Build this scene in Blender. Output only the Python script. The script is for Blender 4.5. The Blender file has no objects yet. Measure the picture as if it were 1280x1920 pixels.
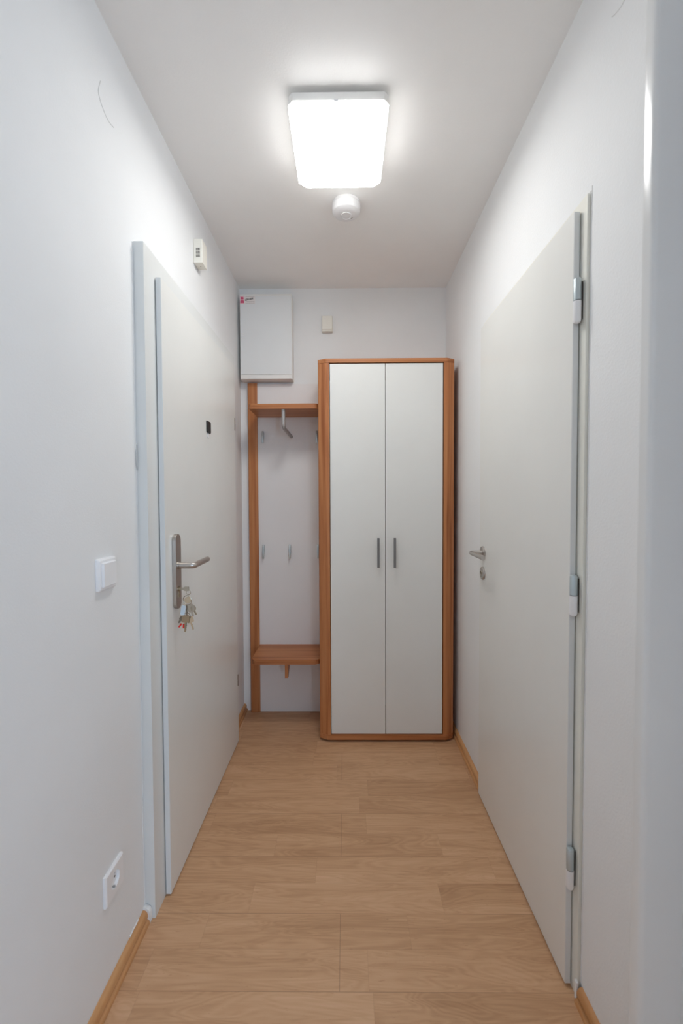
import bpy, bmesh, math, random
from mathutils import Vector, Matrix
random.seed(7)
PI = math.pi
scene = bpy.context.scene
COL = scene.collection

# ------------------------------------------------------------------ geometry helpers
class MB:
    """collects shapes in world metres; build() makes ONE mesh object of them"""
    def __init__(s): s.bm = bmesh.new()
    def box(s, x0, x1, y0, y1, z0, z1):
        v = [s.bm.verts.new(p) for p in ((x0,y0,z0),(x1,y0,z0),(x1,y1,z0),(x0,y1,z0),(x0,y0,z1),(x1,y0,z1),(x1,y1,z1),(x0,y1,z1))]
        for f in ((0,3,2,1),(4,5,6,7),(0,1,5,4),(1,2,6,5),(2,3,7,6),(3,0,4,7)): s.bm.faces.new([v[i] for i in f])
        return s
    def prism(s, poly, axis, a, b):
        """poly: 2D points in the plane across axis ('x': (y,z), 'y': (x,z), 'z': (x,y))"""
        def P(q, t):
            return {'x': (t,q[0],q[1]), 'y': (q[0],t,q[1]), 'z': (q[0],q[1],t)}[axis]
        A = [s.bm.verts.new(P(q,a)) for q in poly]; B = [s.bm.verts.new(P(q,b)) for q in poly]
        n = len(poly); s.bm.faces.new(A); s.bm.faces.new(B[::-1])
        for i in range(n): s.bm.faces.new((A[i],B[i],B[(i+1)%n],A[(i+1)%n]))
        return s
    def loft(s, rings, cap=True):
        R = [[s.bm.verts.new(p) for p in r] for r in rings]
        n = len(R[0])
        for a, b in zip(R, R[1:]):
            for i in range(n): s.bm.faces.new((a[i],a[(i+1)%n],b[(i+1)%n],b[i]))
        if cap: s.bm.faces.new(R[0][::-1]); s.bm.faces.new(R[-1])
        return s
    def lathe(s, o, d, prof, n=32, cap=True):
        """prof: list of (distance along d, radius)"""
        d = Vector(d).normalized(); u = d.orthogonal().normalized(); w = d.cross(u); o = Vector(o)
        return s.loft([[o + d*t + (u*math.cos(2*PI*k/n) + w*math.sin(2*PI*k/n))*max(r,1e-5) for k in range(n)] for t, r in prof], cap)
    def tube(s, pts, r, n=20, r2=None):
        pts = [Vector(p) for p in pts]; rings = []; u = None
        for i, p in enumerate(pts):
            t = ((pts[i+1]-p) if i+1 < len(pts) else (p-pts[i-1])).normalized()
            if 0 < i < len(pts)-1: t = ((p-pts[i-1]).normalized() + (pts[i+1]-p).normalized()).normalized()
            u = t.orthogonal().normalized() if u is None else (u - t*u.dot(t)).normalized()
            w = t.cross(u); rr = r if r2 is None else r + (r2-r)*i/(len(pts)-1)
            rings.append([p + (u*math.cos(2*PI*k/n) + w*math.sin(2*PI*k/n))*rr for k in range(n)])
        return s.loft(rings)
    def torus(s, c, nrm, R, r, n=36, m=10):
        c = Vector(c); d = Vector(nrm).normalized(); u = d.orthogonal().normalized(); w = d.cross(u)
        V = []
        for i in range(n):
            a = 2*PI*i/n; e = u*math.cos(a) + w*math.sin(a)
            V.append([s.bm.verts.new(c + e*(R + r*math.cos(2*PI*j/m)) + d*r*math.sin(2*PI*j/m)) for j in range(m)])
        for i in range(n):
            for j in range(m):
                s.bm.faces.new((V[i][j],V[(i+1)%n][j],V[(i+1)%n][(j+1)%m],V[i][(j+1)%m]))
        return s
    def xform(s, M):
        s.bm.transform(M); return s
OFF = {}
def build(mb, name, mat, parent=None, bevel=0, seg=2, smooth=35):
    off = OFF.get(parent.name, Vector()) if parent else Vector()
    bmesh.ops.recalc_face_normals(mb.bm, faces=mb.bm.faces)
    mb.bm.transform(Matrix.Translation(-off))
    me = bpy.data.meshes.new(name); mb.bm.to_mesh(me); mb.bm.free()
    for p in me.polygons: p.use_smooth = True
    me.set_sharp_from_angle(angle=math.radians(smooth))
    o = bpy.data.objects.new(name, me); COL.objects.link(o); me.materials.append(mat)
    if parent: o.parent = parent
    OFF[o.name] = off
    if bevel:
        m = o.modifiers.new('edge', 'BEVEL'); m.width = bevel; m.segments = seg; m.limit_method = 'ANGLE'
        m.angle_limit = math.radians(40); m.harden_normals = True
    return o
def tag(o, label=None, cat=None, group=None, kind=None):
    for k, v in (('label',label),('category',cat),('group',group),('kind',kind)):
        if v: o[k] = v
    return o
def thing(name, loc, label, cat, kind=None):
    o = bpy.data.objects.new(name, None); COL.objects.link(o); o.location = loc
    o.empty_display_size = .05
    OFF[o.name] = Vector(loc); return tag(o, label, cat, None, kind)
def rounded(pts, r, n=6):
    """round the corners of a 2D polygon; r may be one radius or a list"""
    out = []; m = len(pts)
    for i, p in enumerate(pts):
        rr = r[i] if isinstance(r, (list, tuple)) else r
        p = Vector(p); a = Vector(pts[i-1])-p; b = Vector(pts[(i+1)%m])-p
        if rr <= 0: out.append(tuple(p)); continue
        a.normalize(); b.normalize(); h = a.angle(b)/2; d = rr/math.tan(h)
        c = p + (a+b).normalized()*rr/math.sin(h)
        s, e = p+a*d, p+b*d
        a0 = math.atan2(s.y-c.y, s.x-c.x); a1 = math.atan2(e.y-c.y, e.x-c.x)
        while a1-a0 > PI: a1 -= 2*PI
        while a1-a0 < -PI: a1 += 2*PI
        out += [(c.x+rr*math.cos(a0+(a1-a0)*k/n), c.y+rr*math.sin(a0+(a1-a0)*k/n)) for k in range(n+1)]
    return out

# ------------------------------------------------------------------ materials
class NT:
    def __init__(s, name):
        s.m = bpy.data.materials.new(name); s.m.use_nodes = True; s.t = s.m.node_tree
        s.p = s.t.nodes['Principled BSDF']
    def n(s, typ, ins=None, **kw):
        nd = s.t.nodes.new(typ)
        for k, v in kw.items(): setattr(nd, k, v)
        for k, v in (ins or {}).items(): s.put(nd.inputs[k], v)
        return nd
    def put(s, sock, v):
        if isinstance(v, bpy.types.NodeSocket): s.t.links.new(v, sock)
        elif isinstance(v, bpy.types.Node): s.t.links.new(v.outputs[0], sock)
        else: sock.default_value = v
    def math(s, op, a, b=0.0, c=0.0):
        return s.n('ShaderNodeMath', {0: a, 1: b, 2: c}, operation=op).outputs[0]
    def ramp(s, f, stops, interp='LINEAR'):
        r = s.n('ShaderNodeValToRGB', {0: f}); r.color_ramp.interpolation = interp
        e = r.color_ramp.elements
        while len(e) < len(stops): e.new(.5)
        for x, (p, c) in zip(e, stops): x.position = p; x.color = (*c, 1) if len(c) == 3 else c
        return r.outputs[0]
    def bump(s, h, st, dist=.001):
        b = s.n('ShaderNodeBump', {'Strength': st, 'Distance': dist, 'Height': h}); s.put(s.p.inputs['Normal'], b)
def plain(name, col, rough=.5, metal=0, spec=.5, bump=0, bscale=400, coat=0):
    t = NT(name); t.p.inputs['Roughness'].default_value = rough
    t.p.inputs['Metallic'].default_value = metal; t.p.inputs['Specular IOR Level'].default_value = spec
    t.p.inputs['Coat Weight'].default_value = coat
    g = t.n('ShaderNodeNewGeometry'); nz = t.n('ShaderNodeTexNoise', {'Vector': g.outputs['Position'], 'Scale': 3.0, 'Detail': 3.0})
    a = tuple(c*.985 for c in col); b = tuple(min(1, c*1.015) for c in col)
    t.put(t.p.inputs['Base Color'], t.ramp(nz.outputs[0], [(.35, a), (.65, b)]))
    if bump:
        n2 = t.n('ShaderNodeTexNoise', {'Vector': g.outputs['Position'], 'Scale': float(bscale), 'Detail': 4.0})
        t.bump(n2.outputs[0], bump)
    return t.m
def brushed(name, col, rough, axis=2, stretch=60):
    t = NT(name); t.p.inputs['Metallic'].default_value = 1; g = t.n('ShaderNodeNewGeometry')
    sc = [900, 900, 900]; sc[axis] = 900/stretch
    mp = t.n('ShaderNodeMapping', {'Vector': g.outputs['Position'], 'Scale': sc})
    nz = t.n('ShaderNodeTexNoise', {'Vector': mp.outputs[0], 'Scale': 1.0, 'Detail': 2.0})
    t.put(t.p.inputs['Base Color'], t.ramp(nz.outputs[0], [(.3, tuple(c*.88 for c in col)), (.7, col)]))
    t.put(t.p.inputs['Roughness'], t.math('MULTIPLY_ADD', nz.outputs[0], .15, rough-.07))
    return t.m
def wood(name, axis, dark, mid, light, rough=.42, k=1.0):
    t = NT(name); t.p.inputs['Roughness'].default_value = rough; t.p.inputs['Specular IOR Level'].default_value = .35
    g = t.n('ShaderNodeNewGeometry')
    sc = [60*k, 60*k, 60*k]; sc[axis] = 1.6
    mp = t.n('ShaderNodeMapping', {'Vector': g.outputs['Position'], 'Scale': sc})
    n1 = t.n('ShaderNodeTexNoise', {'Vector': mp.outputs[0], 'Scale': 1.0, 'Detail': 5.0, 'Roughness': .6, 'Distortion': .35})
    sc2 = [16*k, 16*k, 16*k]; sc2[axis] = .8
    mp2 = t.n('ShaderNodeMapping', {'Vector': g.outputs['Position'], 'Scale': sc2, 'Location': (3.1, 1.7, .4)})
    n2 = t.n('ShaderNodeTexNoise', {'Vector': mp2.outputs[0], 'Scale': 1.0, 'Detail': 2.0, 'Distortion': .8})
    f = t.math('ADD', t.math('MULTIPLY', n1.outputs[0], .55), t.math('MULTIPLY', n2.outputs[0], .45))
    t.put(t.p.inputs['Base Color'], t.ramp(f, [(.36, dark), (.5, mid), (.64, light)]))
    t.bump(n1.outputs[0], .08, .0005)
    return t.m
def floor_mat():
    t = NT('beech_laminate'); t.p.inputs['Specular IOR Level'].default_value = .4
    g = t.n('ShaderNodeNewGeometry'); xyz = t.n('ShaderNodeSeparateXYZ', {0: g.outputs['Position']})
    X, Y = xyz.outputs[0], xyz.outputs[1]
    W = .10675
    v = t.math('DIVIDE', t.math('ADD', Y, -1.304+W*40), W)
    strip = t.math('FLOOR', v); half = t.math('DIVIDE', v, 2.0); plank = t.math('FLOOR', half)
    odd = t.math('MODULO', plank, 2.0)
    u = t.math('ADD', t.math('DIVIDE', t.math('ADD', X, .02+1.285*4), 1.285), t.math('MULTIPLY', t.math('SUBTRACT', 1.0, odd), .5))
    col = t.math('FLOOR', u)
    r1 = t.n('ShaderNodeTexWhiteNoise', {'Vector': t.n('ShaderNodeCombineXYZ', {0: strip, 1: 5.1, 2: 3.7}).outputs[0]}, noise_dimensions='3D').outputs[0]
    us = t.math('ADD', t.math('MULTIPLY', X, 1/.62), t.math('MULTIPLY', r1, 7.3))
    cs = t.math('FLOOR', us)
    r2 = t.n('ShaderNodeTexWhiteNoise', {'Vector': t.n('ShaderNodeCombineXYZ', {0: strip, 1: 2.3, 2: cs}).outputs[0]}, noise_dimensions='3D')
    tone = r2.outputs[0]
    jump = t.n('ShaderNodeVectorMath', {0: r2.outputs[1], 1: (9., 9., 9.)}, operation='MULTIPLY').outputs[0]
    pos = t.n('ShaderNodeVectorMath', {0: g.outputs['Position'], 1: jump}, operation='ADD').outputs[0]
    m1 = t.n('ShaderNodeMapping', {'Vector': pos, 'Scale': (5., 105., 1.)})
    fine = t.n('ShaderNodeTexNoise', {'Vector': m1.outputs[0], 'Scale': 1.0, 'Detail': 5.0, 'Roughness': .65, 'Distortion': .5}).outputs[0]
    m2 = t.n('ShaderNodeMapping', {'Vector': pos, 'Scale': (1.5, 11., 1.)})
    big = t.n('ShaderNodeTexNoise', {'Vector': m2.outputs[0], 'Scale': 1.0, 'Detail': 2.0, 'Distortion': 1.2}).outputs[0]
    rings = t.math('SINE', t.math('MULTIPLY', big, 105.0))
    m3 = t.n('ShaderNodeMapping', {'Vector': pos, 'Scale': (60., 420., 1.)})
    fleck = t.n('ShaderNodeTexNoise', {'Vector': m3.outputs[0], 'Scale': 1.0, 'Detail': 1.0}).outputs[0]
    f = t.math('ADD', t.math('MULTIPLY', fine, .38), t.math('MULTIPLY', big, .47))
    f = t.math('ADD', f, t.math('ADD', t.math('MULTIPLY', tone, .13), .02))
    f = t.math('ADD', f, t.math('MULTIPLY', rings, .042))
    c = t.ramp(f, [(.30, FL[0]), (.52, FL[1]), (.72, FL[2])])
    fl = t.ramp(fleck, [(.70, (1,1,1)), (.80, (.80,.72,.66))])
    c = t.n('ShaderNodeMixRGB', {0: 1.0, 1: c, 2: fl}, blend_type='MULTIPLY').outputs[0]
    # printed joints: plank seams, thin strip seams
    def line(fr, w):   # 1 on the seam
        d = t.math('MINIMUM', fr, t.math('SUBTRACT', 1.0, fr))
        return t.math('LESS_THAN', d, w)
    seam = t.math('MAXIMUM', line(t.math('FRACT', half), .0007/.2135), line(t.math('FRACT', u), .0008/1.285))
    thin = t.math('MULTIPLY', t.math('MAXIMUM', line(t.math('FRACT', v), .0006/W), line(t.math('FRACT', us), .0006/.62)), .16)
    k = t.math('MAXIMUM', t.math('MULTIPLY', seam, .48), thin)
    c = t.n('ShaderNodeMixRGB', {0: k, 1: c, 2: (.13, .06, .025, 1)}).outputs[0]
    t.put(t.p.inputs['Base Color'], c)
    t.put(t.p.inputs['Roughness'], t.math('MULTIPLY_ADD', fine, .12, .36))
    t.bump(fine, .05, .0004)
    return t.m
FL = ((.45,.248,.128), (.60,.355,.198), (.69,.43,.258))
WALL = (.81, .815, .815)
M = {
 'wall': plain('white_wall_paint', WALL, .75, spec=.25, bump=.35, bscale=260),
 'wall_r': plain('white_roughcast_paint', WALL, .75, spec=.25, bump=.6, bscale=190),
 'ceil': plain('white_ceiling_paint', (.89,.885,.875), .85, spec=.2, bump=.4, bscale=230),
 'door': plain('grey_white_door_lacquer', (.775,.775,.745), .32, spec=.4, coat=.1),
 'edge': plain('grey_door_edging', (.73,.745,.745), .4),
 'frame': plain('grey_frame_enamel', (.73,.74,.725), .35),
 'frame_r': plain('cream_frame_enamel', (.78,.77,.70), .32),
 'jamb': plain('grey_steel_frame_enamel', (.76,.76,.745), .2, spec=.5),
 'filler': plain('white_filler', (.80,.80,.79), .7, bump=.8, bscale=150),
 'floor': floor_mat(),
 'base': wood('maple_baseboard', 1, (.40,.185,.06), (.55,.275,.115), (.65,.36,.165), .38, .5),
 'wv': wood('cherry_veneer_upright', 2, (.31,.10,.034), (.48,.19,.072), (.56,.255,.105), .40),
 'wh': wood('cherry_veneer_level', 0, (.30,.098,.033), (.46,.18,.068), (.55,.25,.105), .40),
 'wc': plain('white_wardrobe_melamine', (.76,.765,.745), .38, spec=.4),
 'panel': plain('white_back_panel', (.79,.775,.77), .5),
 'dark': plain('dark_gap', (.03,.02,.015), .8),
 'black': plain('black_plastic', (.012,.012,.012), .35),
 'white': plain('white_plastic', (.85,.85,.86), .3),
 'cream': plain('cream_plastic', (.80,.775,.70), .45),
 'rimw': plain('lamp_rim_white', (.87,.855,.82), .5),
 'box': plain('powder_coated_white', (.745,.755,.755), .42),
 'boxf': plain('powder_coated_cream', (.80,.785,.755), .42),
 'steel': brushed('brushed_stainless_steel', (.50,.47,.44), .34, 2),
 'steelh': brushed('brushed_stainless_lever', (.56,.53,.50), .34, 0),
 'zinc': plain('zinc_plated', (.50,.56,.58), .42, metal=.6),
 'alu': plain('satin_aluminium', (.42,.42,.42), .42, metal=.8),
 'rail': plain('satin_grey_rail', (.40,.39,.385), .42, metal=.35),
 'bar': plain('dark_satin_handle', (.20,.20,.205), .5, metal=.3),
 'hook': plain('pale_metal_hook', (.52,.58,.60), .35, metal=.6),
 'brass': plain('worn_nickel_brass', (.40,.32,.22), .32, metal=1),
 'nick': plain('nickel', (.52,.48,.40), .25, metal=1),
 'dnick': plain('dark_nickel', (.20,.17,.13), .4, metal=.8),
 'red': plain('red_plastic', (.75,.03,.02), .35),
 'tag': plain('pale_blue_tag', (.62,.72,.80), .35),
 'pink': plain('pink_print', (.66,.10,.20), .5),
 'pinkl': plain('pale_pink_print', (.85,.55,.60), .5),
 'paper': plain('sticker_paper', (.78,.73,.71), .45),
 'ink': plain('dark_print', (.05,.05,.05), .5),
 'greyink': plain('grey_print', (.42,.38,.37), .5),
 'brownm': plain('brown_metal', (.16,.10,.06), .45, metal=.4),
}
em = NT('lit_diffuser'); em.p.inputs['Base Color'].default_value = (.9,.9,.9,1)
em.p.inputs['Emission Color'].default_value = (1, 1.0, .985, 1); em.p.inputs['Emission Strength'].default_value = 21.3
M['lamp'] = em.m
ee = NT('lit_diffuser_edge'); ee.p.inputs['Base Color'].default_value = (.9,.9,.9,1)
ee.p.inputs['Emission Color'].default_value = (1, 1.0, .985, 1); ee.p.inputs['Emission Strength'].default_value = 9.0
M['lamp_edge'] = ee.m

def struct(mb, name, mat, label, cat, bevel=0, parent=None):
    o = build(mb, name, mat, parent, bevel)
    if parent is None: tag(o, label, cat, None, 'structure')
    return o

# ------------------------------------------------------------------ the room (metres; camera stands at x=0, y=0)
A, B, D, H = -.628, .609, 2.600, 2.5677
FY0 = -3.2; RX = 2.3          # the room the photographer stands in
struct(MB().box(A-.12, RX+.12, FY0-.12, D+.12, -.1, 0), 'floor', M['floor'], 'beech laminate floor of two-strip planks laid across the corridor', 'floor')
struct(MB().box(A-.12, RX+.12, FY0-.12, D+.12, H, H+.1), 'ceiling', M['ceil'], 'white painted ceiling carrying the square lamp', 'ceiling')
w = MB(); w.box(A-.12, A, FY0, 1.335, 0, H); w.box(A-.12, A, 1.335, 2.29, 2.035, H); w.box(A-.12, A, 2.29, D, 0, H)
wl = struct(w, 'wall_left', M['wall'], 'smooth white left wall around the entrance door', 'wall')
w = MB(); w.box(B, B+.12, .705, 1.125, 0, H); w.box(B, B+.12, 1.125, 1.835, 2.02, H); w.box(B, B+.12, 1.835, D, 0, H)
wr = struct(w, 'wall_right', M['wall_r'], 'roughcast white right wall around the inner door', 'wall')
struct(MB().box(A-.12, B+.12, D, D+.12, 0, H), 'wall_back', M['wall'], 'white end wall behind the wardrobe and coat rack', 'wall')
# faint curved scuffs on the plaster
def scuff(parent, x, pts, off):
    build(MB().tube([(x+off, y, z) for y, z in pts], .0009, 6), 'scuff_mark', M['scuff'], parent)
M['scuff'] = plain('scuff_grey', (.56,.56,.55), .8)
def spline(p, n=8):
    out = []
    for i in range(len(p)-1):
        a, b, c, d = p[max(i-1,0)], p[i], p[i+1], p[min(i+2,len(p)-1)]
        for k in range(n):
            t = k/n
            out.append(tuple(.5*((2*b[j]) + (-a[j]+c[j])*t + (2*a[j]-5*b[j]+4*c[j]-d[j])*t*t + (-a[j]+3*b[j]-3*c[j]+d[j])*t**3) for j in range(len(b))))
    return out + [p[-1]]
scuff(wl, A, spline([(1.133,2.390),(1.122,2.355),(1.131,2.337),(1.150,2.324),(1.170,2.319),(1.194,2.324)]), 0)
scuff(wr, B, spline([(.948,2.384),(.961,2.382),(.976,2.382),(.994,2.388),(1.006,2.395)]), 0)

# near pier with the steel frame of the opening the photographer stands in
struct(MB().box(.556, .80, -.45, .705, 0, H), 'wall_near', M['wall'], 'white wall pier beside the grey steel frame at the right edge', 'wall')
jp = rounded([(.4885,.705),(.4885,.690),(.556,.690),(.556,.705)], [.004,.008,.0,.0], 8)
jp = rounded([(.4875,.716),(.4875,.690),(.5565,.690),(.5565,.705),(.610,.705),(.610,.716)], [.003,.009,0,0,0,0], 8)
struct(MB().prism(jp, 'z', 0, H), 'trim_1', M['jamb'], 'glossy grey steel frame edge running full height at the right edge of the view', 'door frame')

# room behind the camera, with its window giving the daylight
struct(MB().box(.80, RX, -.45, -.33, 0, H), 'wall_front', M['wall'], 'white wall of the room behind the viewer', 'wall')
struct(MB().box(RX, RX+.12, FY0, -.33, 0, H), 'wall_east', M['wall'], 'white side wall of the room behind the viewer', 'wall')
w = MB(); wx0, wx1, wz0, wz1 = .95, 2.20, .75, 2.25
w.box(A, wx0, FY0-.12, FY0, 0, H); w.box(wx1, RX, FY0-.12, FY0, 0, H); w.box(wx0, wx1, FY0-.12, FY0, 0, wz0); w.box(wx0, wx1, FY0-.12, FY0, wz1, H)
struct(w, 'wall_window', M['wall'], 'white wall with the window behind the viewer', 'wall')
w = MB()
for x0, x1, z0, z1 in ((wx0,wx1,wz0,wz0+.06),(wx0,wx1,wz1-.06,wz1),(wx0,wx0+.06,wz0+.06,wz1-.06),(wx1-.06,wx1,wz0+.06,wz1-.06),(1.545,1.605,wz0+.06,wz1-.06)):
    w.box(x0, x1, FY0-.09, FY0-.03, z0, z1)
struct(w, 'window_1', M['white'], 'white framed window behind the viewer', 'window')

# baseboards: rounded lip over a stepped foot
def basepoly(x, s):   # s=+1 board grows to +x
    q = [(0,0),(.021,0),(.021,.007),(.018,.0115),(.0125,.0135),(.0125,.0155),(.0150,.018),(.0150,.028),(.0120,.036),(.006,.0405),(0,.041)]
    return [(x+s*a, b) for a, b in q]
def baseboard(name, x, s, y0, y1, label):
    poly = basepoly(x, s)
    return struct(MB().prism(poly, 'y', y0, y1), name, M['base'], label, 'baseboard')
bl = baseboard('baseboard_left', A, 1, FY0, 1.284, 'maple baseboard along the near left wall up to the entrance door frame')
baseboard('baseboard_left_back', A, 1, 2.335, D, 'short maple baseboard in the far left corner beside the coat rack')
baseboard('baseboard_right', B, -1, 1.872, D, 'maple baseboard on the right wall between wardrobe and inner door')
baseboard('baseboard_right_near', B, -1, .717, 1.070, 'maple baseboard stub at the foot of the inner door hinge side')
build(MB().prism([(-.628,.0),(-.6065,0),(-.6065,.030),(-.610,.040),(-.618,.046),(-.628,.047)], 'y', 1.2715, 1.2865), 'filler_bead', M['filler'], bl)
build(MB().tube(spline([(-.6272,1.19,.043),(-.6272,1.21,.045),(-.6272,1.222,.0435),(-.6272,1.24,.044)],3), .0022, 8), 'filler_bead', M['filler'], bl)

# ------------------------------------------------------------------ entrance door (left)
d1 = thing('door_1', (A+.03, 1.80, 0), 'grey white entrance door with long handle plate and keys in its lock, left wall', 'door', 'structure')
FX = -.597
f = MB()
f.box(A, FX, 1.288, 1.380, 0, 2.075); f.box(A, FX, 2.240, 2.332, 0, 2.075); f.box(A, FX, 1.380, 2.240, 1.990, 2.075)
f.box(A-.10, A, 1.336, 1.380, 0, 2.034); f.box(A-.10, A, 2.240, 2.289, 0, 2.034); f.box(A-.10, A, 1.380, 2.240, 1.990, 2.034)
fr1 = build(f, 'frame', M['frame'], d1)
# ragged paint bead and knocked patch where frame meets plaster
pts = []
for k in range(90):
    z = .05 + k*2.02/89
    pts.append((A+.0004, 1.2835+random.uniform(-.0022,.0018)-(.003 if 0.45 < (z*1.7) % 1 < .7 else 0), z))
build(MB().tube(pts, .0016, 6), 'paint_bead', M['filler'], d1)
build(MB().tube([(A+.002,1.2855,1.395),(A+.003,1.281,1.415),(A+.003,1.2805,1.452),(A+.001,1.2855,1.472)], .0022, 8), 'chipped_patch', M['scuff'], d1)
LF = -.5777
l = MB(); l.box(FX+.0028, LF, 1.3635, 2.2565, .006, 2.007); l.box(-.640, FX+.0028, 1.3835, 2.2365, .006, 1.987)
leaf1 = build(l, 'leaf', M['door'], d1, bevel=.0008, seg=1)
build(MB().box(FX+.0032, LF-.0006, 1.3620, 1.3636, .0065, 2.0065), 'edge_band', M['edge'], leaf1)
# handle plate
def stadium(y, z0, z1, r, n=14):
    return [(y+r*math.cos(PI*k/n), z1-r+r*math.sin(PI*k/n)) for k in range(n+1)] + [(y+r*math.cos(PI+PI*k/n), z0+r+r*math.sin(PI+PI*k/n)) for k in range(n+1)]
HY = 1.437
hp = build(MB().prism(stadium(HY, .936, 1.190, .0235), 'x', LF, LF+.0125), 'handle_plate', M['steel'], d1, bevel=.0012, seg=2)
c = MB().lathe((LF+.0125, HY, 1.083), (1,0,0), [(0,.0125),(.004,.0125),(.0045,.0098),(.006,.0098)], 24)
def bend(p0, p1, p2, r, n=8):
    p0, p1, p2 = map(Vector, (p0,p1,p2)); a = p1+(p0-p1).normalized()*r; b = p1+(p2-p1).normalized()*r
    return [p0] + [a.lerp(p1,t/n).lerp(p1.lerp(b,t/n),t/n) for t in range(n+1)] + [p2]
c.tube(bend((LF+.010,HY,1.083),(-.513,HY,1.083),(-.517,1.592,1.0825),.012,5), .0098, 24)
lev = build(c, 'lever', M['steelh'], hp, bevel=.0008)
build(MB().lathe((LF+.0125, HY, 1.003), (1,0,0), [(0,.0085),(.003,.0085),(.0035,.008)], 20).box(LF+.0125, LF+.0152, HY-.0042, HY+.0042, .976, 1.0), 'lock_cylinder', M['brass'], hp)
for zz in (.983,): build(MB().lathe((LF+.0153, HY, zz), (1,0,0), [(0,.0016),(.0006,.0016)], 12), 'screw', M['dnick'], hp)
# peephole cover
pc = build(MB().prism([(1.786,1.592),(1.790,1.586),(1.826,1.586),(1.832,1.592),(1.832,1.630),(1.827,1.635),(1.786,1.635)], 'x', LF, LF+.006), 'peephole_cover', M['black'], d1, bevel=.0008)
build(MB().lathe((LF, 1.809, 1.577), (1,0,0), [(0,.012),(.0025,.012),(.003,.010)], 20), 'peephole_ring', M['white'], d1)
# hinges at the far edge: small dark slots
for z0, z1 in ((1.667,1.732),(.307,.368)):
    build(MB().box(LF-.004, LF+.0018, 2.2480, 2.2555, z0, z1), 'hinge', M['brownm'], d1, bevel=.0006, seg=1)

# ------------------------------------------------------------------ inner door (right)
d2 = thing('door_2', (B-.01, 1.48, 0), 'plain grey white inner door with three hinges and short lever handle, right wall', 'door', 'structure')
RF = .5824; RX0 = .600
f = MB()
f.box(RX0, B, 1.079, 1.140, 0, 2.056); f.box(RX0, B, 1.820, 1.870, 0, 2.056); f.box(RX0, B, 1.140, 1.820, 2.005, 2.056)
f.box(B, B+.10, 1.126, 1.140, 0, 2.019); f.box(B, B+.10, 1.820, 1.834, 0, 2.019); f.box(B, B+.10, 1.140, 1.820, 2.005, 2.019)
build(f, 'frame', M['frame_r'], d2, bevel=.001)
pts = [(B-.0004, 1.0755+random.uniform(-.0018,.0016), .05+k*2.02/89) for k in range(90)]
build(MB().tube(pts, .0015, 6), 'paint_bead', M['filler'], d2)
build(MB().tube([(B-.0004, 1.0755+k*.02+random.uniform(-.001,.001), 2.0605) for k in range(40)], .0015, 6), 'paint_bead', M['filler'], d2)
build(MB().box(.594, .6005, 1.072, 1.083, 0, .05), 'filler_bead', M['filler'], d2, bevel=.002)
l = MB(); l.box(RF, RX0-.0028, 1.1080, 1.8480, .008, 2.030); l.box(RX0-.0028, .640, 1.143, 1.817, .008, 2.002)
leaf2 = build(l, 'leaf', M['door'], d2, bevel=.0008, seg=1)
build(MB().box(RF+.0006, RX0-.0032, 1.1066, 1.1081, .0085, 2.0295), 'edge_band', M['edge'], leaf2)
for z0, zm, z1 in ((1.746,1.802,1.858),(1.002,1.056,1.108),(.279,.332,.389)):
    hx, hy, r = .5865, 1.0955, .0092
    h = build(MB().lathe((hx,hy,zm+.0008), (0,0,1), [(0,r),(z1-zm-.004,r),(z1-zm-.001,r*.8),(z1-zm,r*.4)], 24), 'hinge', M['zinc'], d2)
    build(MB().lathe((hx,hy,z0), (0,0,1), [(0,r*.45),(.002,r*.8),(.008,r*1.05),(zm-z0-.001,r*1.05)], 24), 'hinge_cover', M['white'], h)
    build(MB().box(hx, RX0+.001, hy-.002, hy+.010, z0+.01, z1-.008), 'hinge_arm', M['dark'], h)
    build(MB().lathe((hx,hy,zm-.0012), (0,0,1), [(0,r*.9),(.0022,r*.9)], 20), 'hinge_gap', M['dark'], h)
ry = 1.797
c = MB().lathe((RF,ry,1.077), (-1,0,0), [(0,.0265),(.006,.0265),(.008,.0250)], 36)
ros = build(c, 'rosette', M['steel'], d2)
c = MB().tube(bend((RF-.006,ry,1.0775),(.5285,ry,1.0775),(.5310,1.645,1.0760),.013,5), .0092, 24)
build(c, 'lever', M['steelh'], ros, bevel=.0008)
esc = build(MB().lathe((RF,ry,.990), (-1,0,0), [(0,.0265),(.006,.0265),(.008,.0250)], 36), 'keyhole_rosette', M['steel'], d2)
build(MB().lathe((RF-.0081,ry,.994), (-1,0,0), [(0,.0075),(.003,.0075),(.0035,.006)], 20).box(RF-.0105, RF-.0081, ry-.003, ry+.003, .975, .99), 'turn_knob', M['nick'], esc)
build(MB().box(RF-.0122, RF-.0116, ry-.0012, ry+.0012, .988, .999), 'key_slot', M['dark'], esc)

# ------------------------------------------------------------------ wardrobe
W0, W1, WF, WB, WT = -.141, .5795, 2.2516, 2.592, 2.0385
wd = thing('wardrobe', (.22, 2.42, 0), 'tall two-door wardrobe with white doors and reddish cherry wood frame', 'wardrobe')
def corner(x0, x1, y0, y1, cx=.042, cy=.024):   # plan with shaved, softly rounded front corners
    return rounded([(x0,y1),(x0,y0+cy),(x0+cx,y0),(x1-cx,y0),(x1,y0+cy),(x1,y1)], [0,.012,.03,.03,.012,0], 5)
build(MB().prism(corner(W0,W1,WF-.002,WB), 'z', WT-.022, WT), 'top_board', M['wh'], wd, bevel=.0008, seg=1)
build(MB().prism(corner(W0,W1,WF-.002,WB), 'z', .013, .0405), 'bottom_board', M['wh'], wd, bevel=.0008, seg=1)
cl = rounded([(W0,WB),(W0,WF+.024),(W0+.042,WF),(-.0805,WF),(-.0805,WF+.022),(-.118,WF+.022),(-.118,WB)], [0,.012,.03,.001,0,0,0], 5)
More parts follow.
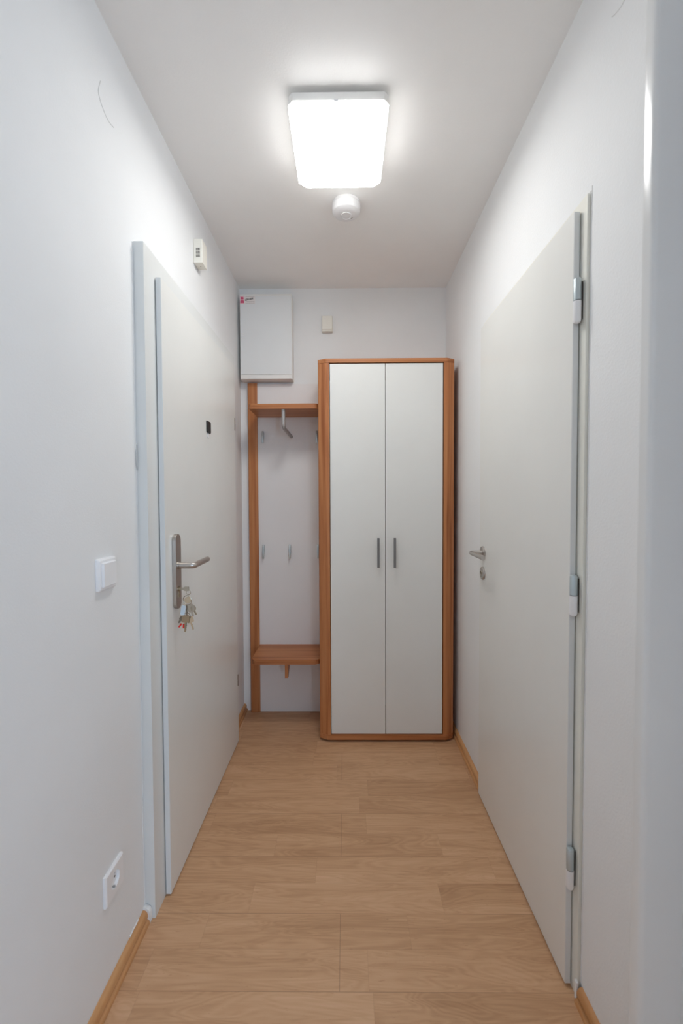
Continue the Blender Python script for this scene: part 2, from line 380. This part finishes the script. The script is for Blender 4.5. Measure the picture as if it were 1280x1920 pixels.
cr = [(W0+W1-x, y) for x, y in cl]
build(MB().prism(cl, 'z', .0405, WT-.022), 'side_panel', M['wv'], wd)
build(MB().prism([(x+.0005,y) for x, y in cr], 'z', .0405, WT-.022), 'side_panel', M['wv'], wd)
build(MB().box(-.118, .556, WB-.006, WB, .0405, WT-.022), 'back_panel', M['panel'], wd)
for i, (x0, x1, hx) in enumerate(((-.0775,.2122,.174),(.2150,.5150,.2600))):
    dr = build(MB().box(x0, x1, WF+.0035, WF+.0215, .0435, WT-.0262), 'door', M['wc'], wd, bevel=.0008, seg=1)
    h = MB().box(hx-.0062, hx+.0062, WF-.027, WF-.021, .944, 1.100)
    for zz in (.968, 1.066): h.box(hx-.004, hx+.004, WF-.022, WF+.001, zz, zz+.010)
    build(h, 'handle', M['bar'], dr, bevel=.0012)
for x in (-.10, .54):
    for y in (WF+.035, WB-.04):
        build(MB().lathe((x,y,0), (0,0,1), [(0,.014),(.003,.016),(.0135,.016)], 16), 'foot', M['dark'], wd)

# ------------------------------------------------------------------ coat rack
cr_ = thing('coat_rack', (-.33, 2.59, 0), 'wall coat rack with white panel, cherry shelf and low seat, left of the wardrobe', 'coat rack')
PX0, PX1, PF = -.524, -.1425, 2.580
build(MB().box(PX0, PX1, PF, D-.001, .001, 1.996), 'back_panel', M['panel'], cr_)
build(MB().prism(rounded([(-.5815,D-.001),(-.5815,PF-.008),(PX0,PF-.008),(PX0,D-.001)], [0,.006,.003,0], 4), 'z', .001, 2.0), 'upright', M['wv'], cr_)
sp = rounded([(-.5215,PF),(-.5215,2.320),(-.1430,2.320),(-.1430,PF)], [0,.022,.022,0], 6)
build(MB().prism(sp, 'z', 1.796, 1.822), 'shelf', M['wh'], cr_, bevel=.001)
sp = rounded([(-.5225,PF),(-.5225,2.322),(-.1430,2.322),(-.1430,PF)], [0,.035,.035,0], 8)
build(MB().prism(sp, 'z', .392, .419), 'seat', M['wh'], cr_, bevel=.001)
build(MB().prism([(2.362,.392),(2.362,.302),(2.378,.302),(2.512,.392)], 'x', -.3415, -.3235), 'seat_bracket', M['wv'], cr_, bevel=.0008)
rail = [(-.3345,2.343,1.7965)] + bend((-.3345,2.343,1.780),(-.3345,2.343,1.697),(-.3165,2.545,1.676),.030,8)
rb = build(MB().tube(rail, .0102, 20), 'hanging_rail', M['rail'], cr_, bevel=.0006)
def hook(x, z0, z1):
    h = MB()
    prof = [(PF,z0+.030),(PF-.012,z0+.028),(PF-.020,z0+.004),(PF-.026,z0+.002),(PF-.030,z0+.012),(PF-.026,z1-.020),(PF-.018,z1-.002),(PF-.012,z1),(PF,z1-.012)]
    h.prism(prof, 'x', x-.0055, x+.0055)
    build(h, 'hook', M['hook'], cr_, bevel=.0015)
for x, z0, z1 in ((-.4905,1.636,1.714),(-.168,1.636,1.714),(-.4935,.945,1.032),(-.3335,.945,1.032),(-.1640,.945,1.032)): hook(x, z0, z1)

# ------------------------------------------------------------------ fuse box, small devices
eb = thing('fuse_box', (-.457, 2.5998, 2.25), 'white metal fuse box with a pink and white sticker, in the top left corner', 'fuse box')
X0, X1, Y0 = -.610, -.3045, 2.517
build(MB().box(X0, X1, Y0+.004, D-.0005, 2.008, 2.502), 'housing', M['boxf'], eb, bevel=.003)
build(MB().box(X0+.002, X1-.004, Y0, Y0+.006, 2.010, 2.0335), 'bottom_rail', M['boxf'], eb, bevel=.002)
dr = build(MB().box(X0+.002, X1-.004, Y0, Y0+.006, 2.0365, 2.489), 'door', M['box'], eb, bevel=.002)
lt = MB()
for zz, hh in ((2.268,.004),(2.258,.003),(2.244,.005)): lt.box(-.603, -.583, Y0-.0015, Y0+.001, zz, zz+hh)
build(lt, 'latch', M['boxf'], dr, bevel=.0005)
st = build(MB().box(-.6065, -.5185, Y0-.0008, Y0, 2.443, 2.487), 'sticker', M['paper'], dr)
pk = MB(); pk.box(-.6060, -.5810, Y0-.0013, Y0-.0008, 2.4435, 2.4865)
build(pk, 'pictogram_field', M['pinkl'], dr)
pk = MB().lathe((-.5935,Y0-.0013,2.474), (0,-1,0), [(0,.0085),(.0005,.0085)], 20)
pk.prism([(-.604,2.447),(-.583,2.447),(-.583,2.458),(-.588,2.466),(-.599,2.466),(-.604,2.458)], 'y', Y0-.0018, Y0-.0013)
build(pk, 'pictogram', M['pink'], dr)
pk = MB().lathe((-.5932,Y0-.0019,2.4655), (0,-1,0), [(0,.0035),(.0004,.0035)], 12)
build(pk, 'pictogram_dot', M['paper'], dr)
tx = MB(); x = -.577
while x < -.530:
    w_ = random.uniform(.0026,.0042); t = (x+.577)/.047; zc = 2.4655+.0085*t; hh = .0052
    tx.box(x, x+w_*.5, Y0-.0012, Y0-.0008, zc-hh, zc+hh)
    tx.box(x+w_*.35, x+w_, Y0-.0012, Y0-.0008, zc-hh, zc-hh+.0034)
    if random.random() < .6: tx.box(x+w_*.6, x+w_, Y0-.0012, Y0-.0008, zc, zc+hh)
    x += w_+.0011
build(tx, 'lettering', M['ink'], dr)
for a_, b_, c_ in ((-.569,2.4545,.0017),(-.574,2.4465,.0013),(-.574,2.4832,.0010)):
    build(MB().box(a_,-.522,Y0-.0011,Y0-.0008,b_,b_+c_), 'print_line', M['greyink'], dr)

sb = thing('junction_box', (-.1015, 2.5998, 2.35), 'small cream box on the end wall above the left side of the wardrobe', 'junction box')
build(MB().box(-.1335, -.0700, 2.570, D, 2.302, 2.394), 'housing', M['cream'], sb, bevel=.003)
build(MB().box(-.1320, -.0715, 2.566, 2.5705, 2.312, 2.392), 'cover', M['cream'], sb, bevel=.0015)
build(MB().lathe((-.112,2.5662,2.3755),(0,-1,0),[(0,.0045),(.0008,.004)],16), 'indicator', M['greyink'] if 0 else M['paper'], sb)

cb = thing('door_chime', (A+.0002, 1.838, 2.34), 'cream door chime box with slotted vents, high on the left wall above the entrance door', 'door chime')
ch = build(MB().box(A+.0003, -.5895, 1.806, 1.868, 2.293, 2.392), 'housing', M['cream'], cb, bevel=.003)
v = MB()
for r in range(3):
    for k in range(4):
        xx = -.6155+k*.0042; zz = 2.3165+r*.0135
        v.box(xx, xx+.0020, 1.8052, 1.8062, zz, zz+.0105)
build(v, 'vent_slots', M['dark'], cb)
build(MB().lathe((-.607,1.836,2.2932),(0,0,-1),[(0,.0022),(.0006,.0022)],12), 'screw', M['brownm'], cb)

sw = thing('light_switch', (A, 1.102, 1.114), 'white rocker light switch on the left wall before the entrance door', 'light switch')
def ring(x, y0, y1, z0, z1, r=.004): return [(x, y, z) for y, z in rounded([(y0,z0),(y1,z0),(y1,z1),(y0,z1)], r, 4)]
build(MB().loft([ring(A+.0003,1.062,1.144,1.073,1.156), ring(A+.006,1.062,1.144,1.073,1.156), ring(A+.0105,1.066,1.140,1.077,1.152)]), 'frame', M['white'], sw, smooth=25)
build(MB().loft([ring(A+.009,1.0715,1.1335,1.083,1.146,.002), ring(A+.0135,1.0715,1.1335,1.083,1.146,.002), ring(A+.0165,1.0735,1.1315,1.085,1.144,.002)]), 'rocker', M['white'], sw, smooth=25)

so = thing('wall_socket', (A, 1.107, .290), 'white power socket low on the left wall', 'socket')
def sq(x, y0, y1, z0, z1, n=48):
    cy, cz, a, b = (y0+y1)/2, (z0+z1)/2, (y1-y0)/2, (z1-z0)/2; out = []
    for k in range(n):
        t = 2*PI*k/n; cx, sz = math.cos(t), math.sin(t); m = max(abs(cx), abs(sz)); out.append((x, cy+a*cx/m, cz+b*sz/m))
    return out
def ci(x, cy, cz, r, n=48): return [(x, cy+r*math.cos(2*PI*k/n), cz+r*math.sin(2*PI*k/n)) for k in range(n)]
s0 = build(MB().loft([sq(A+.0003,1.064,1.150,.249,.331), sq(A+.006,1.064,1.150,.249,.331), sq(A+.009,1.067,1.147,.252,.328), ci(A+.009,1.107,.290,.0215), ci(A+.0015,1.107,.290,.0205)]), 'cover_plate', M['white'], so, smooth=25)
h = MB()
for yy in (1.0975, 1.1165): h.lathe((A+.0014,yy,.290),(1,0,0),[(0,.0026),(.0006,.0026)],14)
build(h, 'contact_holes', M['dark'], so)
for zz in (.2695, .3075): build(MB().box(A+.0016, A+.008, 1.105, 1.109, zz, zz+.003), 'earth_clip', M['alu'], so)

# ------------------------------------------------------------------ ceiling lamp and detector
cl_ = thing('ceiling_lamp', (-.0155, 1.50, H-.0002), 'square white ceiling lamp with glowing diffuser, switched on', 'ceiling lamp')
lx0, lx1, ly0, ly1 = -.172, .141, 1.341, 1.685
def cut(x0, x1, y0, y1, c, r=.006): return rounded([(x0,y0+c),(x0+c,y0),(x1-c,y0),(x1,y0+c),(x1,y1-c),(x1-c,y1),(x0+c,y1),(x0,y1-c)], r, 3)
def zr(p, z): return [(a, b, z) for a, b in p]
def inset(d): return (lx0+d, lx1-d, ly0+d, ly1-d)
build(MB().box(lx0+.055, lx1-.055, ly0+.06, ly1-.06, 2.5502, H-.0003), 'mount', M['rimw'], cl_)
build(MB().loft([zr(cut(*inset(.002),.014),2.523), zr(cut(*inset(.001),.014),2.548), zr(cut(*inset(.006),.014),2.5505)]), 'rim', M['rimw'], cl_, smooth=25)
df = build(MB().loft([zr(cut(*inset(.008),.022),2.501), zr(cut(*inset(.018),.022),2.497)]), 'diffuser', M['lamp'], cl_, smooth=50)
build(MB().loft([zr(cut(*inset(.0005),.016),2.5228), zr(cut(*inset(.001),.018),2.5116), zr(cut(*inset(.008),.022),2.5011)]), 'diffuser_edge', M['lamp_edge'], df, smooth=50)
build(MB().box(-.029, -.015, ly0-.001, ly0+.004, 2.519, 2.526), 'clip', M['white'], cl_, bevel=.001)

dt = thing('smoke_detector', (.0105, 1.862, H-.0002), 'round white detector on the ceiling just behind the lamp', 'smoke detector')
o = (.0105, 1.862, H-.0003)
build(MB().lathe(o, (0,0,-1), [(0,.058),(.004,.060),(.012,.060),(.0125,.0585),(.0135,.0585),(.014,.0605),(.034,.060),(.042,.056),(.047,.048),(.051,.034)], 48), 'housing', M['white'], dt, smooth=20)
build(MB().lathe((.0105,1.862,H-.0505), (0,0,-1), [(0,.0235),(.003,.0235),(.0042,.0225),(.0042,.0205),(.003,.0195),(.0036,.012),(.0038,.003)], 36), 'test_button', M['white'], dt, smooth=20)
build(MB().torus((.0105,1.862,H-.0508),(0,0,1),.0245,.0008,36,6), 'button_seam', M['scuff'], dt)
v = MB()
for a in (-40, -28):
    q = MB; ca, sa = math.cos(math.radians(a)), math.sin(math.radians(a))
    v.tube([(.0105+.026*ca,1.862-.026*sa*1,H-.0512),(.0105+.032*ca,1.862-.032*sa*1,H-.0512)], .0011, 6)
build(v, 'sound_slots', M['dark'], dt)

# ------------------------------------------------------------------ bunch of keys in the entrance lock
kb = thing('key_bunch', (-.5395, HY, .94), 'bunch of keys with a pale tag hanging from the entrance door lock', 'keys')
def key(name, mat, bow, ang, L, r, bow_z=1.0, tilt=0, teeth=True, y=HY, head='round'):
    """flat key hanging from point bow=(x,z), blade pointing down turned by ang degrees"""
    k = MB(); th = .0011
    if head == 'round': P = [(r*math.cos(2*PI*i/24), -r*.85+r*bow_z*math.sin(2*PI*i/24)) for i in range(24)]
    else: P = rounded([(-r,-r*1.9),(r,-r*1.9),(r,.001),(-r,.001)], r*.35, 4)
    k.prism(P, 'y', -th, th)
    w = .0033; z0 = -r*1.6; q = [(-w,z0),(w,z0)]
    n = 7
    for i in range(n):
        zz = z0-(L)*(.30+.70*i/n); q += [(w - (0 if i % 2 else .0018 if teeth else 0), zz)]
    q += [(w*.3, z0-L), (-w, z0-L+.002)]
    k.prism(q, 'y', -th*.8, th*.8)
    k.xform(Matrix.Translation((bow[0], y, bow[1])) @ Matrix.Rotation(math.radians(tilt), 4, 'Z') @ Matrix.Rotation(math.radians(ang), 4, 'Y'))
    return build(k, name, mat, kb, bevel=.0003, seg=1)
# key in the lock: shaft and bow edge-on, pointing into the room
k = MB().box(LF+.0158, LF+.0300, HY-.0012, HY+.0012, .999, 1.007)
k.prism(rounded([(-.553,1.0),(-.545,.9955),(-.531,.9955),(-.531,1.0105),(-.545,1.0105),(-.553,1.006)], .002, 3), 'y', HY-.0014, HY+.0014)
build(k, 'key', M['nick'], kb)
build(MB().torus((-.5335,HY,.9915),(.35,1,0),.0085,.0011), 'ring', M['nick'], kb)
build(MB().torus((-.5375,HY,.9640),(.25,1,.1),.0160,.0011), 'ring', M['nick'], kb)
key('key', M['brass'], (-.5360,.9735), 4, .002, .0112, y=HY+.003, tilt=18)
key('key', M['nick'], (-.5300,.9460), -14, .022, .0125, y=HY+.004, tilt=30, bow_z=1.25)
key('key', M['nick'], (-.5235,.9400), -26, .020, .0095, y=HY+.008, tilt=50, bow_z=1.2)
key('key', M['brass'], (-.5420,.9120), 3, .036, .0125, y=HY-.004, tilt=8, head='sq')
key('key', M['dnick'], (-.5405,.9100), 6, .036, .0118, y=HY+.000, tilt=-10, head='sq')
key('key', M['brass'], (-.5330,.9050), -16, .030, .0105, y=HY+.004, tilt=20, head='sq')
key('key', M['dnick'], (-.5530,.9060), 38, .012, .0085, y=HY+.002, tilt=10)
build(MB().prism(rounded([(-.0075,-.034),(.0075,-.034),(.0075,0),(-.0075,0)], .0055, 5), 'y', -.0016, .0016).xform(Matrix.Translation((-.5475,HY-.006,.9475)) @ Matrix.Rotation(math.radians(9),4,'Y')), 'tag', M['tag'], kb, bevel=.0008)
ch_ = MB()
for i in range(7): ch_.torus((-.5400+.0006*math.sin(i*2), HY, .9445-.0055*i), (1,i%2,0), .0028, .0009, 14, 6)
build(ch_, 'chain', M['dnick'], kb)
build(MB().torus((-.5395,HY,.9085),(0.2,1,0),.0125,.0009), 'ring', M['dnick'], kb)
for x, z, a in ((-.5615,.8800,38),(-.5515,.8790,6)):
    build(MB().prism(rounded([(-.0025,-.011),(.0025,-.011),(.003,.004),(-.003,.004)], .001, 3), 'y', -.0016, .0016).xform(Matrix.Translation((x,HY+.001,z)) @ Matrix.Rotation(math.radians(a),4,'Y')), 'key_cap', M['red'], kb)

# ------------------------------------------------------------------ light: the lamp itself (emissive diffuser) and daylight at the window behind
ld = bpy.data.lights.new('window_daylight', 'AREA'); ld.shape = 'RECTANGLE'; ld.size = wx1-wx0-.12; ld.size_y = wz1-wz0-.12
ld.energy = 60; ld.color = (.58, .77, 1.0)
lo = bpy.data.objects.new('window_daylight', ld); COL.objects.link(lo)
lo.location = ((wx0+wx1)/2, FY0-.10, (wz0+wz1)/2); lo.rotation_euler = (PI/2, 0, 0)   # faces +y, into the room
lo.rotation_euler = Vector((0,1,0)).to_track_quat('-Z','Y').to_euler()
wld = bpy.data.worlds.new('world'); scene.world = wld; wld.use_nodes = True
wld.node_tree.nodes['Background'].inputs[0].default_value = (.6,.75,1,1); wld.node_tree.nodes['Background'].inputs[1].default_value = .5

# ------------------------------------------------------------------ camera
yaw, pitch, roll, FPX = -.0083, -.0314, -.0044, 800.
fw = Vector((math.sin(yaw)*math.cos(pitch), math.cos(yaw)*math.cos(pitch), math.sin(pitch)))
r0 = Vector((math.cos(yaw), -math.sin(yaw), 0)); u0 = r0.cross(fw)
r = r0*math.cos(roll)+u0*math.sin(roll); u = -r0*math.sin(roll)+u0*math.cos(roll)
cam = bpy.data.cameras.new('camera'); co = bpy.data.objects.new('camera', cam); COL.objects.link(co)
Mx = Matrix((r, u, -fw)).transposed().to_4x4(); Mx.translation = (0, 0, 1.3073); co.matrix_world = Mx
cam.sensor_fit = 'VERTICAL'; cam.sensor_height = 36; cam.sensor_width = 24; cam.lens = FPX/1920*36
cam.clip_start = .02; cam.clip_end = 50
cam.dof.use_dof = True; cam.dof.focus_distance = 1.95; cam.dof.aperture_fstop = 2.8
scene.camera = co
scene.view_settings.view_transform = 'Standard'; scene.view_settings.look = 'None'
scene.view_settings.gamma = 1; scene.view_settings.exposure = .18; scene.view_settings.use_curve_mapping = False
scene.cycles.use_denoising = True
scene.cycles.max_bounces = 12; scene.cycles.diffuse_bounces = 8; scene.cycles.sample_clamp_indirect = 10
